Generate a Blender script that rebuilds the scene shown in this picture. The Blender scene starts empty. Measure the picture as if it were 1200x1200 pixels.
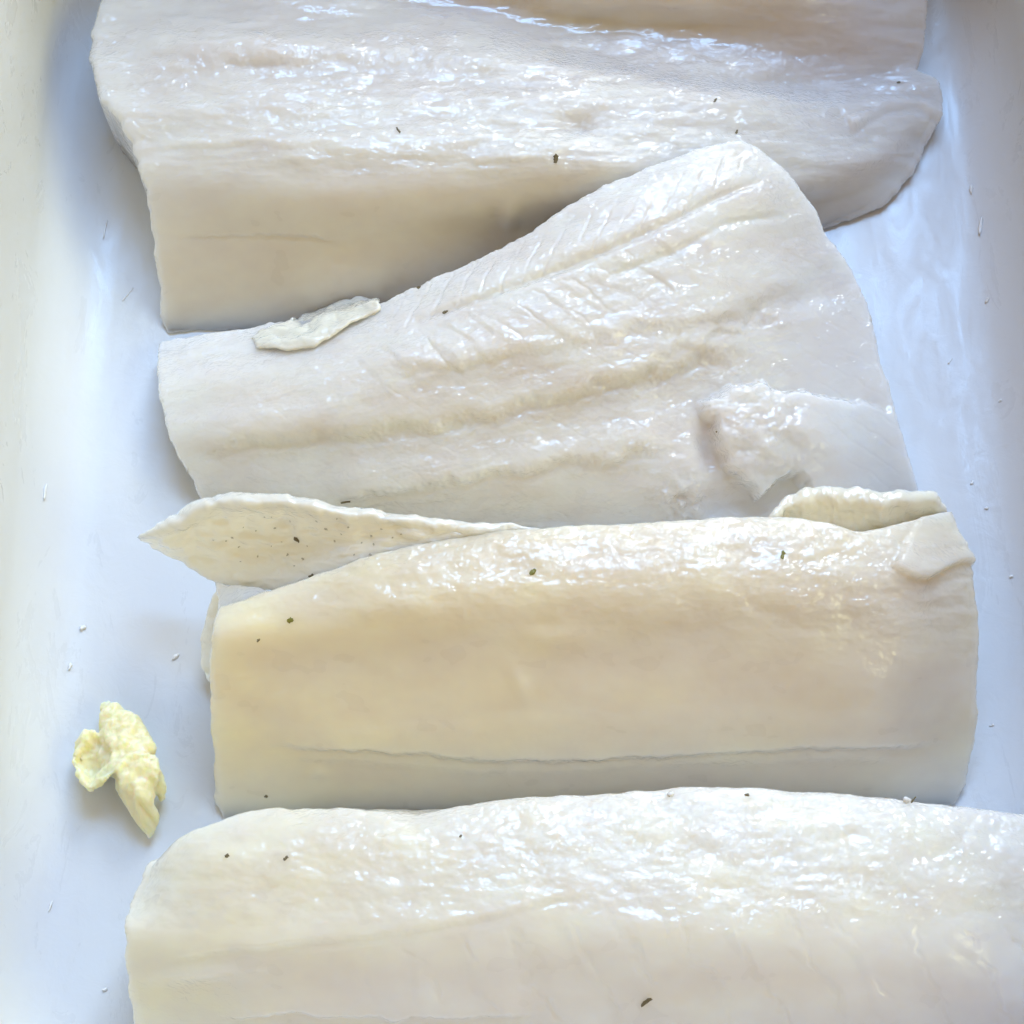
import bpy, bmesh, math, random
import numpy as np
from mathutils import Vector, Matrix
from mathutils.bvhtree import BVHTree

random.seed(7)
scene = bpy.context.scene
COL = scene.collection

# ------------------------------------------------------------------ camera
PITCH = math.radians(68)
DIST, HALF = 0.42, 0.105
FOV = 2 * math.atan(HALF / DIST)
TGT = np.array([0.0, 0.0, 0.010])
FWD = np.array([0.0, math.cos(PITCH), -math.sin(PITCH)])
UPV = np.array([0.0, math.sin(PITCH), math.cos(PITCH)])
RGT = np.array([1.0, 0.0, 0.0])
CAM = TGT - FWD * DIST
cam_data = bpy.data.cameras.new('camera')
cam = bpy.data.objects.new('camera', cam_data)
COL.objects.link(cam)
cam.location = CAM.tolist()
cam.rotation_euler = (math.pi / 2 - PITCH, 0, 0)
cam_data.sensor_fit = 'HORIZONTAL'
cam_data.angle = FOV
cam_data.clip_start = 0.005
cam_data.clip_end = 50
scene.camera = cam

# ------------------------------------------------------------------ light
world = bpy.data.worlds.new('World')
scene.world = world
world.use_nodes = True
bg = world.node_tree.nodes['Background']
bg.inputs[0].default_value = (1.0, 0.66, 0.30, 1)
bg.inputs[1].default_value = 0.47


def area(name, loc, aim, size, power, col):
    d = bpy.data.lights.new(name, 'AREA')
    d.shape = 'RECTANGLE'
    d.size, d.size_y = size
    d.energy = power
    d.color = col
    o = bpy.data.objects.new(name, d)
    COL.objects.link(o)
    o.location = loc
    o.rotation_euler = (Vector(aim) - Vector(loc)).to_track_quat('-Z', 'Y').to_euler()
    return o


# daylight from a window beyond the dish, a little to the right
area('window_light', (0.42, 1.18, 0.88), (0, 0.0, 0), (0.5, 0.4), 11, (0.88, 0.97, 1.0))
# blue sky seen through the upper part of the same window
area('window_sky', (0.15, 0.98, 1.42), (0, 0.03, 0), (1.0, 0.55), 23, (0.30, 0.57, 1.0))
# warm light from the room on the right
area('room_light', (1.25, -0.35, 0.85), (0, 0, 0), (0.9, 0.9), 9.5, (1.0, 0.97, 0.50))

scene.view_settings.view_transform = 'Standard'
scene.view_settings.look = 'None'
scene.view_settings.gamma = 1
scene.view_settings.exposure = -0.04
scene.cycles.use_adaptive_sampling = True
scene.cycles.adaptive_threshold = 0.05
scene.cycles.adaptive_min_samples = 12
scene.cycles.max_bounces = 5
scene.cycles.diffuse_bounces = 3
scene.cycles.transparent_max_bounces = 8


# ------------------------------------------------------------------ helpers
def plan(u, v, z):
    """layout coordinates (u, v) at height z (mm) -> metres"""
    u, v, z = (np.asarray(a, float) for a in (u, v, z))
    k = HALF / DIST
    d = FWD + ((u - 600) / 600 * k)[..., None] * RGT + ((600 - v) / 600 * k)[..., None] * UPV
    t = (z * 0.001 - CAM[2]) / d[..., 2]
    return CAM + d * t[..., None]


def _hash(ix, iy, seed):
    n = (ix.astype(np.int64) * 374761393 + iy.astype(np.int64) * 668265263 + seed * 1274126177) & 0xffffffff
    n = ((n ^ (n >> 13)) * 1274126177) & 0xffffffff
    return ((n ^ (n >> 16)) & 0xffff) / 65535.0


def noise(x, y, seed=0):
    x, y = np.asarray(x, float), np.asarray(y, float)
    ix, iy = np.floor(x), np.floor(y)
    fx, fy = x - ix, y - iy
    g = []
    for dx in (0, 1):
        for dy in (0, 1):
            a = _hash(ix + dx, iy + dy, seed) * 2 * math.pi
            g.append(np.cos(a) * (fx - dx) + np.sin(a) * (fy - dy))
    sx = fx * fx * fx * (fx * (fx * 6 - 15) + 10)
    sy = fy * fy * fy * (fy * (fy * 6 - 15) + 10)
    return 1.5 * ((g[0] * (1 - sy) + g[1] * sy) * (1 - sx) + (g[2] * (1 - sy) + g[3] * sy) * sx)


def fbm(x, y, seed=0, octaves=4, gain=0.5):
    r, a, f = 0, 1.0, 1.0
    for o in range(octaves):
        r = r + a * noise(x * f, y * f, seed + 17 * o)
        a *= gain
        f *= 2.03
    return r


def sstep(a, b, x):
    t = np.clip((x - a) / (b - a), 0, 1)
    return t * t * (3 - 2 * t)


def blob(U, V, cu, cv, ru, rv, ang=0.0):
    c, s = math.cos(ang), math.sin(ang)
    a, b = (U - cu), (V - cv)
    return np.exp(-(((a * c + b * s) / ru) ** 2 + ((-a * s + b * c) / rv) ** 2))


def pchip(x, y, xi):
    x, y = np.asarray(x, float), np.asarray(y, float)
    h = np.diff(x)
    dl = np.diff(y, axis=0) / h[:, None]
    m = np.zeros_like(y)
    if len(x) == 2:
        m[:] = dl[0]
    else:
        w1, w2 = (2 * h[1:] + h[:-1])[:, None], (h[1:] + 2 * h[:-1])[:, None]
        ok = dl[1:] * dl[:-1] > 0
        den = w1 / np.where(ok, dl[:-1], 1) + w2 / np.where(ok, dl[1:], 1)
        m[1:-1] = np.where(ok, (w1 + w2) / np.where(np.abs(den) < 1e-12, 1, den), 0)
        m[0], m[-1] = dl[0], dl[-1]
    k = np.clip(np.searchsorted(x, xi) - 1, 0, len(x) - 2)
    t = ((xi - x[k]) / h[k])[:, None]
    hh = h[k][:, None]
    return ((2 * t**3 - 3 * t**2 + 1) * y[k] + (t**3 - 2 * t**2 + t) * hh * m[k]
            + (-2 * t**3 + 3 * t**2) * y[k + 1] + (t**3 - t**2) * hh * m[k + 1])


def resample(p, n):
    p = np.asarray(p, float)
    w = p * np.array([1, 1, 5.0])[:p.shape[1]]
    s = np.concatenate([[0], np.cumsum(np.linalg.norm(np.diff(w, axis=0), axis=1) + 1e-6)])
    return pchip(s, p, np.linspace(0, s[-1], n))


def rails_grid(rails, nS, nT, smooth=6):
    R = np.stack([resample(r, nS) for r in rails])           # rails x S x 3
    w = R * np.array([1, 1, 5.0])
    d = np.linalg.norm(np.diff(w, axis=0), axis=2).mean(axis=1)
    s = np.concatenate([[0], np.cumsum(d)])
    t = np.linspace(0, s[-1], nT)
    G = pchip(s, R.reshape(len(rails), -1), t).reshape(nT, nS, 3)
    for _ in range(smooth * max(1, nT // 60)):
        for e in (0, -1):
            G[1:-1, e] = 0.5 * G[1:-1, e] + 0.25 * (G[:-2, e] + G[2:, e])
            G[e, 1:-1] = 0.5 * G[e, 1:-1] + 0.25 * (G[e, :-2] + G[e, 2:])
        G[1:-1, 1:-1] = 0.5 * G[1:-1, 1:-1] + 0.125 * (G[:-2, 1:-1] + G[2:, 1:-1] + G[1:-1, :-2] + G[1:-1, 2:])
    return G


def grid_normals(P):
    a = np.gradient(P, axis=1)
    b = np.gradient(P, axis=0)
    n = np.cross(b, a)
    n /= np.linalg.norm(n, axis=2, keepdims=True) + 1e-12
    return n


def signed_dist(line, U, V):
    """distance to a polyline running left to right, positive on its upper (v smaller) side; also how far along 0..1"""
    best = np.full(U.shape, 1e9)
    sg = np.zeros(U.shape)
    al = np.zeros(U.shape)
    line = [np.array(p, float) for p in line]
    L = sum(np.linalg.norm(b - a) for a, b in zip(line, line[1:]))
    acc = 0
    for a, b in zip(line, line[1:]):
        e = b - a
        l = np.linalg.norm(e)
        t = np.clip(((U - a[0]) * e[0] + (V - a[1]) * e[1]) / (l * l), 0, 1)
        du, dv = U - a[0] - t * e[0], V - a[1] - t * e[1]
        d = np.hypot(du, dv)
        m = d < best
        best = np.where(m, d, best)
        sg = np.where(m, np.sign(-(e[0] * dv - e[1] * du)), sg)
        al = np.where(m, (acc + t * l) / L, al)
        acc += l
    return best * sg, al


def terrace(U, V, line, H, W, L, seed=3, rag=3.0, ends=0.12, lipk=0.10, lipw=5):
    """ground that drops by H (mm) just above the line, then slowly comes back further up"""
    wob = rag * fbm(U / 40, V / 40, seed, 4, 0.6)
    d, al = signed_dist(line, U, V + wob)
    end = sstep(0, ends, al) * sstep(0, ends, 1 - al)
    up = sstep(0, W, d) * np.exp(-np.maximum(d, 0) / L)
    lip = lipk * np.exp(-((d + lipw) / lipw) ** 2)
    return H * (up + lip) * end


def inside(poly, U, V):
    """signed distance (px) to a closed outline, positive inside"""
    poly = [np.array(p, float) for p in poly]
    best, odd = np.full(U.shape, 1e9), np.zeros(U.shape, bool)
    for a, b in zip(poly, poly[1:] + poly[:1]):
        e = b - a
        t = np.clip(((U - a[0]) * e[0] + (V - a[1]) * e[1]) / (e @ e), 0, 1)
        best = np.minimum(best, np.hypot(U - a[0] - t * e[0], V - a[1] - t * e[1]))
        if abs(e[1]) > 1e-9:
            odd ^= ((a[1] > V) != (b[1] > V)) & (U < e[0] * (V - a[1]) / e[1] + a[0])
    return np.where(odd, best, -best)


def seams(U, V, ang, period, slant, seed, w=0.07):
    """narrow slanting muscle seams, 0 between them and 1 in the seam"""
    c, s = math.cos(ang), math.sin(ang)
    a, b = U * c + V * s, -U * s + V * c
    ph = (a + slant * b) / period + 0.30 * noise(U / 70, V / 70, seed) + 0.10 * noise(U / 14, V / 14, seed + 1)
    f = np.abs(ph - np.round(ph))
    return np.exp(-(f / w) ** 2) * np.clip(0.55 + 0.9 * noise(U / 45, V / 35, seed + 2), 0, 1)


def groove(U, V, line, depth, w, ends=0.15, seed=5, rag=1.5):
    d, al = signed_dist(line, U + rag * noise(U / 9, V / 9, seed), V + rag * noise(U / 11, V / 11, seed + 1))
    return -depth * np.exp(-(d / w) ** 2) * sstep(0, ends, al) * sstep(0, ends, 1 - al)


def make_mesh(name, verts, quads, tris=None, attrs=None, smooth=True):
    me = bpy.data.meshes.new(name)
    verts = np.asarray(verts, np.float32)
    quads = np.asarray(quads, np.int32).reshape(-1, 4)
    tris = np.zeros((0, 3), np.int32) if tris is None else np.asarray(tris, np.int32).reshape(-1, 3)
    me.vertices.add(len(verts))
    me.vertices.foreach_set('co', verts.ravel())
    loops = np.concatenate([quads.ravel(), tris.ravel()])
    me.loops.add(len(loops))
    me.loops.foreach_set('vertex_index', loops)
    n = len(quads) + len(tris)
    me.polygons.add(n)
    st = np.concatenate([np.arange(len(quads)) * 4, len(quads) * 4 + np.arange(len(tris)) * 3]).astype(np.int32)
    me.polygons.foreach_set('loop_start', st)
    me.update(calc_edges=True)
    if smooth:
        me.polygons.foreach_set('use_smooth', np.ones(n, bool))
    for k, a in (attrs or {}).items():
        at = me.attributes.new(k, 'FLOAT', 'POINT')
        at.data.foreach_set('value', np.asarray(a, np.float32))
    me.validate()
    me.update()
    return me


def link(name, me, material, parent=None, **props):
    o = bpy.data.objects.new(name, me)
    COL.objects.link(o)
    if me is not None and material is not None:
        me.materials.append(material)
    if parent is not None:
        o.parent = parent
        o.matrix_parent_inverse = parent.matrix_world.inverted()
    for k, v in props.items():
        o[k] = v
    return o


def empty(name, loc, label, cat, group=None):
    o = bpy.data.objects.new(name, None)
    COL.objects.link(o)
    o.location = loc
    o.empty_display_size = 0.01
    o.matrix_world = Matrix.Translation(loc)
    o['label'], o['category'] = label, cat
    if group:
        o['group'] = group
    return o


def grid_quads(nT, nS, off=0):
    i = np.arange(nT * nS).reshape(nT, nS) + off
    return np.stack([i[:-1, :-1], i[1:, :-1], i[1:, 1:], i[:-1, 1:]], -1).reshape(-1, 4)


def border_loop(nT, nS):
    i = np.arange(nT * nS).reshape(nT, nS)
    return np.concatenate([i[0, :-1], i[:-1, -1], i[-1, ::-1][:-1], i[::-1, 0][:-1]])


ZS = 1.12


def flesh_body(name, rails, nS, nT, detail, lip=1.6, thick=30, wet=None, warm=None, pink=None, edge_rag=0.55):
    """a slab of flesh: relief on top, rounded rim, cut sides down to what it lies on, flat underside"""
    G = rails_grid(rails, nS, nT)
    U, V = G[..., 0], G[..., 1]
    P = plan(U, V, G[..., 2] * ZS)
    N = grid_normals(P)
    S, T = np.meshgrid(np.linspace(0, 1, nS), np.linspace(0, 1, nT))
    disp = detail(U, V, S, T)
    P = P + N * (disp * 0.001)[..., None]
    P[..., 2] = np.maximum(P[..., 2], 0.0006)
    loop = border_loop(nT, nS)
    B = P.reshape(-1, 3)[loop]
    # ragged cut outline
    tan = np.roll(B, -4, 0) - np.roll(B, 4, 0)
    out = np.stack([-tan[:, 1], tan[:, 0]], 1)
    out /= np.linalg.norm(out, axis=1, keepdims=True) + 1e-9
    for _ in range(12):
        out = (np.roll(out, 1, 0) + out + np.roll(out, -1, 0)) / 3
    cen = B[:, :2].mean(0)
    if np.mean(np.sum(out * (B[:, :2] - cen), 1)) < 0:
        out = -out
    out /= np.linalg.norm(out, axis=1, keepdims=True) + 1e-9
    arc = np.concatenate([[0], np.cumsum(np.linalg.norm(np.diff(B[:, :2], axis=0), axis=1))]) * 1000
    rg = edge_rag * 0.001 * (fbm(arc / 9, arc * 0 + 3.1, 77, 5, 0.62) + 0.8 * np.maximum(0, noise(arc / 3.1, arc * 0 + 8.3, 78)) ** 2)
    rings = []
    base = np.maximum(B[:, 2] - thick * 0.001, 0.0004)
    lp = np.minimum(lip * 0.001, np.maximum(B[:, 2] - base, 0) * 0.6)
    for a in (25, 50, 72, 90):
        r = math.radians(a)
        q = B.copy()
        q[:, :2] += out * (lp * math.sin(r) + rg * math.sin(r))[:, None]
        q[:, 2] -= lp * (1 - math.cos(r))
        rings.append(q)
    for f in (0.3, 0.65, 1.0):
        q = rings[3].copy()
        q[:, 2] = rings[3][:, 2] * (1 - f) + base * f
        q[:, :2] -= out * (0.0012 * f * f)
        rings.append(q)
    nG, nB = nT * nS, len(loop)
    verts = [P.reshape(-1, 3)] + rings
    quads = [grid_quads(nT, nS)]
    prev = loop
    for k in range(len(rings)):
        cur = nG + k * nB + np.arange(nB)
        quads.append(np.stack([prev, np.roll(prev, -1), np.roll(cur, -1), cur], 1))
        prev = cur
    cpt = rings[-1].mean(0)
    verts.append(cpt[None])
    ci = nG + len(rings) * nB
    tris = np.stack([prev, np.roll(prev, -1), np.full(nB, ci)], 1)
    verts = np.concatenate(verts)
    quads = np.concatenate(quads)

    def spread(f):
        a = f(U, V) if f else np.zeros_like(U)
        return np.concatenate([a.ravel()] + [a.ravel()[loop]] * len(rings) + [[0]])
    me = make_mesh(name, verts, quads, tris, {'wet': spread(wet), 'warm': spread(warm), 'pink': spread(pink)})
    bm = bmesh.new()
    bm.from_mesh(me)
    bmesh.ops.recalc_face_normals(bm, faces=bm.faces)
    bm.to_mesh(me)
    bm.free()
    return me


def flesh_sheet(name, pts_grid, th, detail=None, rim=4, wet=0.4, warm=0.0, pink=0.0, UV=None):
    """a thin closed piece with a rounded rim, th in mm"""
    P = pts_grid
    nT, nS = P.shape[:2]
    N = grid_normals(P)
    if detail is not None:
        P = P + N * (detail * 0.001)[..., None]
    i, j = np.meshgrid(np.arange(nT), np.arange(nS), indexing='ij')
    d = np.minimum(np.minimum(i, nT - 1 - i), np.minimum(j, nS - 1 - j)) / rim
    e = np.sqrt(np.clip(1 - (1 - np.clip(d, 0, 1)) ** 2, 0, 1))
    F = P + N * (0.5 * th * 0.001 * e)[..., None]
    K = P - N * (0.5 * th * 0.001 * e)[..., None]
    n = nT * nS
    loop = border_loop(nT, nS)
    mp = np.arange(n) + n
    mp[loop] = loop
    q2 = mp[grid_quads(nT, nS)[:, ::-1]]
    verts = np.concatenate([F.reshape(-1, 3), K.reshape(-1, 3)])
    quads = np.concatenate([grid_quads(nT, nS), q2])
    used = np.zeros(2 * n, bool)
    used[quads.ravel()] = True
    re = np.cumsum(used) - 1

    def spread(a):
        a = np.broadcast_to(np.asarray(a, float), (nT, nS)).ravel()
        return np.concatenate([a, a])[used]
    me = make_mesh(name, verts[used], re[quads], None, {'wet': spread(wet), 'warm': spread(warm), 'pink': spread(pink)})
    bm = bmesh.new()
    bm.from_mesh(me)
    bmesh.ops.recalc_face_normals(bm, faces=bm.faces)
    bm.to_mesh(me)
    bm.free()
    return me


# ------------------------------------------------------------------ materials
def nodes_of(name):
    m = bpy.data.materials.new(name)
    m.use_nodes = True
    nt = m.node_tree
    return m, nt, nt.nodes['Principled BSDF']


def new(nt, kind, **kw):
    n = nt.nodes.new(kind)
    for k, v in kw.items():
        if k in n.inputs:
            n.inputs[k].default_value = v
        else:
            setattr(n, k, v)
    return n


def mixc(nt, fac, a, b):
    n = nt.nodes.new('ShaderNodeMix')
    n.data_type = 'RGBA'
    if isinstance(fac, (int, float)):
        n.inputs['Factor'].default_value = fac
    else:
        nt.links.new(fac, n.inputs['Factor'])
    for s, c in ((6, a), (7, b)):
        if isinstance(c, tuple):
            n.inputs[s].default_value = c + (1,)
        else:
            nt.links.new(c, n.inputs[s])
    return n.outputs[2]


def math_n(nt, op, a, b=None):
    n = nt.nodes.new('ShaderNodeMath')
    n.operation = op
    for s, c in ((0, a), (1, b)):
        if c is None:
            continue
        if isinstance(c, (int, float)):
            n.inputs[s].default_value = c
        else:
            nt.links.new(c, n.inputs[s])
    return n.outputs[0]


def fish_material(name, base, warmc, pinkc, sss=0.010, stretch_angle=0.0, method='RANDOM_WALK'):
    m, nt, b = nodes_of(name)
    L = nt.links.new
    tc = new(nt, 'ShaderNodeTexCoord')
    mp = new(nt, 'ShaderNodeMapping')
    mp.inputs['Rotation'].default_value = (0, 0, stretch_angle)
    mp.inputs['Scale'].default_value = (0.75, 1.15, 1.15)
    L(tc.outputs['Object'], mp.inputs['Vector'])
    aw = new(nt, 'ShaderNodeAttribute', attribute_name='wet').outputs['Fac']
    ay = new(nt, 'ShaderNodeAttribute', attribute_name='warm').outputs['Fac']
    ap = new(nt, 'ShaderNodeAttribute', attribute_name='pink').outputs['Fac']
    mot = new(nt, 'ShaderNodeTexNoise', Scale=130.0, Detail=2.0, Roughness=0.6)
    L(mp.outputs[0], mot.inputs['Vector'])
    motr = new(nt, 'ShaderNodeMapRange')
    motr.inputs['From Min'].default_value, motr.inputs['From Max'].default_value = 0.35, 0.7
    L(mot.outputs['Fac'], motr.inputs['Value'])
    c = mixc(nt, ay, base, warmc)
    c = mixc(nt, ap, c, pinkc)
    dark = mixc(nt, 0.35, c, tuple(x * 0.93 for x in pinkc))
    c2 = mixc(nt, motr.outputs[0], dark, c)
    L(c2, b.inputs['Base Color'])
    b.subsurface_method = method
    b.inputs['Subsurface Weight'].default_value = 1.0
    b.inputs['Subsurface Radius'].default_value = (1.0, 0.93, 0.82)
    b.inputs['Subsurface Scale'].default_value = sss
    b.inputs['IOR'].default_value = 1.40
    rr = new(nt, 'ShaderNodeMapRange')
    rr.inputs['From Min'].default_value, rr.inputs['From Max'].default_value = 0.3, 0.75
    rr.inputs['To Min'].default_value, rr.inputs['To Max'].default_value = 0.25, 0.45
    L(mot.outputs['Fac'], rr.inputs['Value'])
    L(rr.outputs[0], b.inputs['Roughness'])
    # wet relief: squiggly sub-millimetre ripples, stronger where the surface is torn
    rip = new(nt, 'ShaderNodeTexNoise', Scale=780.0, Detail=1.0, Roughness=0.5, Distortion=0.9)
    L(mp.outputs[0], rip.inputs['Vector'])
    rip2 = new(nt, 'ShaderNodeTexNoise', Scale=1300.0, Detail=0.0, Roughness=0.5)
    L(mp.outputs[0], rip2.inputs['Vector'])
    h = math_n(nt, 'ADD', math_n(nt, 'MULTIPLY', rip.outputs['Fac'], 0.0012), math_n(nt, 'MULTIPLY', rip2.outputs['Fac'], 0.0))
    h = math_n(nt, 'MULTIPLY', h, math_n(nt, 'ADD', math_n(nt, 'MULTIPLY', aw, 1.0), 0.06))
    bp = new(nt, 'ShaderNodeBump', Distance=1.0, Strength=1.0)
    L(h, bp.inputs['Height'])
    soft = new(nt, 'ShaderNodeBump', Distance=1.0, Strength=0.03)
    L(h, soft.inputs['Height'])
    L(soft.outputs[0], b.inputs['Normal'])
    b.inputs['Specular IOR Level'].default_value = 0.45
    b.inputs['Coat Weight'].default_value = 1.0
    b.inputs['Coat Roughness'].default_value = 0.06
    b.inputs['Coat IOR'].default_value = 1.55
    L(bp.outputs[0], b.inputs['Coat Normal'])
    return m


FISH = fish_material('raw_white_fish', (0.80, 0.812, 0.79), (0.84, 0.80, 0.60), (0.745, 0.695, 0.665))
FISH_GREY = fish_material('raw_fish_greyish', (0.71, 0.705, 0.68), (0.74, 0.69, 0.56), (0.65, 0.60, 0.585))
FISH_WARM = fish_material('raw_fish_creamy', (0.77, 0.725, 0.635), (0.845, 0.785, 0.555), (0.725, 0.635, 0.545))
FLAP = fish_material('fish_membrane', (0.90, 0.87, 0.78), (0.90, 0.84, 0.65), (0.84, 0.78, 0.70), 0.003, method='RANDOM_WALK')


def glaze_material():
    m, nt, b = nodes_of('white_glazed_stoneware')
    L = nt.links.new
    tc = new(nt, 'ShaderNodeTexCoord')
    n1 = new(nt, 'ShaderNodeTexNoise', Scale=9.0, Detail=4.0)
    L(tc.outputs['Object'], n1.inputs['Vector'])
    L(mixc(nt, n1.outputs['Fac'], (0.67, 0.70, 0.74), (0.72, 0.75, 0.785)), b.inputs['Base Color'])
    # greasy film: patchy gloss and smears
    mp = new(nt, 'ShaderNodeMapping')
    mp.inputs['Scale'].default_value = (1.8, 0.55, 1.0)
    mp.inputs['Rotation'].default_value = (0, 0, 0.25)
    L(tc.outputs['Object'], mp.inputs['Vector'])
    n2 = new(nt, 'ShaderNodeTexNoise', Scale=60.0, Detail=6.0, Roughness=0.68, Distortion=1.6)
    L(mp.outputs[0], n2.inputs['Vector'])
    r = new(nt, 'ShaderNodeMapRange')
    r.inputs['From Min'].default_value, r.inputs['From Max'].default_value = 0.35, 0.7
    r.inputs['To Min'].default_value, r.inputs['To Max'].default_value = 0.20, 0.60
    L(n2.outputs['Fac'], r.inputs['Value'])
    L(r.outputs[0], b.inputs['Roughness'])
    n3 = new(nt, 'ShaderNodeTexNoise', Scale=160.0, Detail=4.0, Roughness=0.6, Distortion=0.5)
    L(tc.outputs['Object'], n3.inputs['Vector'])
    bp = new(nt, 'ShaderNodeBump', Distance=0.00018, Strength=0.6)
    L(n3.outputs['Fac'], bp.inputs['Height'])
    L(bp.outputs[0], b.inputs['Normal'])
    b.inputs['IOR'].default_value = 1.5
    return m


GLAZE = glaze_material()


def simple(name, col, rough=0.5, sss=0.0, rad=0.002, noise_scale=600.0, var=0.25, bump=0.0):
    m, nt, b = nodes_of(name)
    tc = new(nt, 'ShaderNodeTexCoord')
    n = new(nt, 'ShaderNodeTexNoise', Scale=noise_scale, Detail=3.0)
    nt.links.new(tc.outputs['Object'], n.inputs['Vector'])
    nt.links.new(mixc(nt, n.outputs['Fac'], tuple(c * (1 - var) for c in col), tuple(min(1, c * (1 + var)) for c in col)), b.inputs['Base Color'])
    b.inputs['Roughness'].default_value = rough
    if sss:
        b.inputs['Subsurface Weight'].default_value = sss
        b.inputs['Subsurface Radius'].default_value = (1, 0.8, 0.45)
        b.inputs['Subsurface Scale'].default_value = rad
    if bump:
        bp = new(nt, 'ShaderNodeBump', Distance=bump, Strength=0.8)
        nt.links.new(n.outputs['Fac'], bp.inputs['Height'])
        nt.links.new(bp.outputs[0], b.inputs['Normal'])
    return m


BUTTER = simple('butter', (0.88, 0.815, 0.52), 0.36, 1.0, 0.003, 500, 0.04, 0.0003)
PEPPER = simple('black_pepper', (0.15, 0.12, 0.06), 0.6)
HERB = simple('dried_herb', (0.15, 0.12, 0.06), 0.6)
OLIVE = simple('green_herb', (0.20, 0.19, 0.03), 0.5)
SPECKLE = simple('grey_speckle', (0.46, 0.43, 0.34), 0.5)
CRUMB = simple('fish_crumb', (0.86, 0.87, 0.87), 0.15, 0.0, 0.002, 900, 0.04)


# ------------------------------------------------------------------ baking dish
def dish():
    n = 56                                  # points per corner / side
    hx, hy, R = 0.1125, 0.168, 0.034
    cx, cy, rot = 0.0065, 0.004, math.radians(1.0)

    def ring(off, z):
        a, b_, r = hx + off, hy + off, max(R + off, 0.006)
        pts = []
        for q, (sx, sy) in enumerate(((1, 1), (-1, 1), (-1, -1), (1, -1))):
            for k in range(n):
                th = math.pi / 2 * (q + k / (n - 1))
                pts.append((sx * (a - r) + r * math.cos(th), sy * (b_ - r) + r * math.sin(th), z))
        return pts
    prof = [(-0.0645, 0), (-0.045, 0), (-0.03, 0), (-0.020, 0.0)]
    rc, slope = 0.016, math.radians(8)
    for k in range(1, 15):                  # coved foot of the wall
        a = (math.pi / 2 - slope) * k / 14
        prof.append((-0.020 + rc * math.sin(a), rc * (1 - math.cos(a))))
    o0, z0 = prof[-1]
    for k in range(1, 9):
        z = z0 + (0.080 - z0) * k / 8
        prof.append((o0 + (z - z0) * math.tan(slope), z))
    o1, z1 = prof[-1]
    prof += [(o1 + 0.0012, z1 + 0.0022), (o1 + 0.004, z1 + 0.003), (o1 + 0.0068, z1 + 0.0022), (o1 + 0.008, z1)]
    prof += [(o1 + 0.007, 0.045), (o0 + 0.008, 0.014), (o0 + 0.002, 0.0), (o0 - 0.006, -0.006), (-0.03, -0.007), (-0.06, -0.007)]
    verts, m = [], 4 * n
    for off, z in prof:
        verts += ring(off, z)
    verts = np.array(verts)
    c, s = math.cos(rot), math.sin(rot)
    verts = np.stack([cx + verts[:, 0] * c - verts[:, 1] * s, cy + verts[:, 0] * s + verts[:, 1] * c, verts[:, 2]], 1)
    quads = []
    for k in range(len(prof) - 1):
        i = np.arange(m)
        a, b_ = k * m + i, k * m + (i + 1) % m
        quads.append(np.stack([a, b_, b_ + m, a + m], 1))
    quads = np.concatenate(quads)
    tr = []
    verts = np.concatenate([verts, [[cx, cy, 0]], [[cx, cy, -0.007]]])
    nv, last = len(verts), (len(prof) - 1) * m
    for k in range(m):
        tr.append((nv - 2, k, (k + 1) % m))
        tr.append((nv - 1, last + (k + 1) % m, last + k))
    me = make_mesh('baking_dish', verts, quads, tr)
    o = link('baking_dish', me, GLAZE)
    o['label'] = 'white glazed baking dish with coved walls under all the fish fillets'
    o['category'] = 'baking dish'
    return o


DISH = dish()

# ------------------------------------------------------------------ fillets
GROUP = 'raw white fish fillets laid across the dish'


def fillet(label, rails, nS, nT, detail, mat=FISH, **kw):
    me = flesh_body('flesh', rails, nS, nT, detail, **kw)
    co = np.empty(len(me.vertices) * 3, np.float32)
    me.vertices.foreach_get('co', co)
    co = co.reshape(-1, 3)
    root = empty('fish_fillet', (float(co[:, 0].mean()), float(co[:, 1].mean()), 0.0), label, 'fish fillet', GROUP)
    body = link('flesh', me, mat, root)
    bv = BVHTree.FromPolygons([Vector(v) for v in co.tolist()], [tuple(p.vertices) for p in me.polygons])
    return root, body, bv


# --- first whole fillet, at the back
def det1(U, V, S, T):
    top = 1 - sstep(185, 235, V)
    d = top * (0.6 * fbm(U / 150, V / 36, 21, 3) + 0.13 * fbm(U / 26, V / 9, 22, 3))
    d = d + 0.10 * fbm(U / 40, V / 30, 23, 3)
    d = d + terrace(U, V, [(150, 90), (250, 88), (360, 78), (480, 82), (620, 96)], 1.0, 30, 60, 24, 8)
    d = d + groove(U, V, [(262, 76), (300, 77), (340, 74)], 0.7, 3)
    d = d + terrace(U, V, [(170, 178), (300, 172), (450, 185), (560, 192), (700, 190)], 0.5, 8, 30, 25)
    d = d + groove(U, V, [(200, 280), (300, 277), (350, 278), (400, 283)], 0.35, 2.2, rag=2.5)
    d = d + 0.8 * blob(U, V, 596, 252, 10, 16, 0.4) - 0.6 * blob(U, V, 610, 270, 10, 10)
    d = d - 1.2 * blob(U, V, 680, 145, 18, 10)
    d = d + 1.3 * blob(U, V, 290, 55, 90, 18)
    d = d + terrace(U, V, [(1000, 158), (1040, 132), (1075, 128), (1092, 140)], 1.5, 12, 25, 26, 1.0, 0.05)
    return d


def wet1(U, V):
    a = sstep(20, 70, V - 0.06 * np.maximum(U - 500, 0)) * (1 - sstep(165, 225, V + 10 * noise(U / 40, V / 40, 9)))
    a = a * (1 - 0.8 * sstep(980, 1040, U)) * (0.65 + 0.9 * sstep(350, 700, U))
    return np.clip(a * (0.6 + 1.1 * noise(U / 38, V / 20, 31)), 0.03, 1) 


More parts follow.
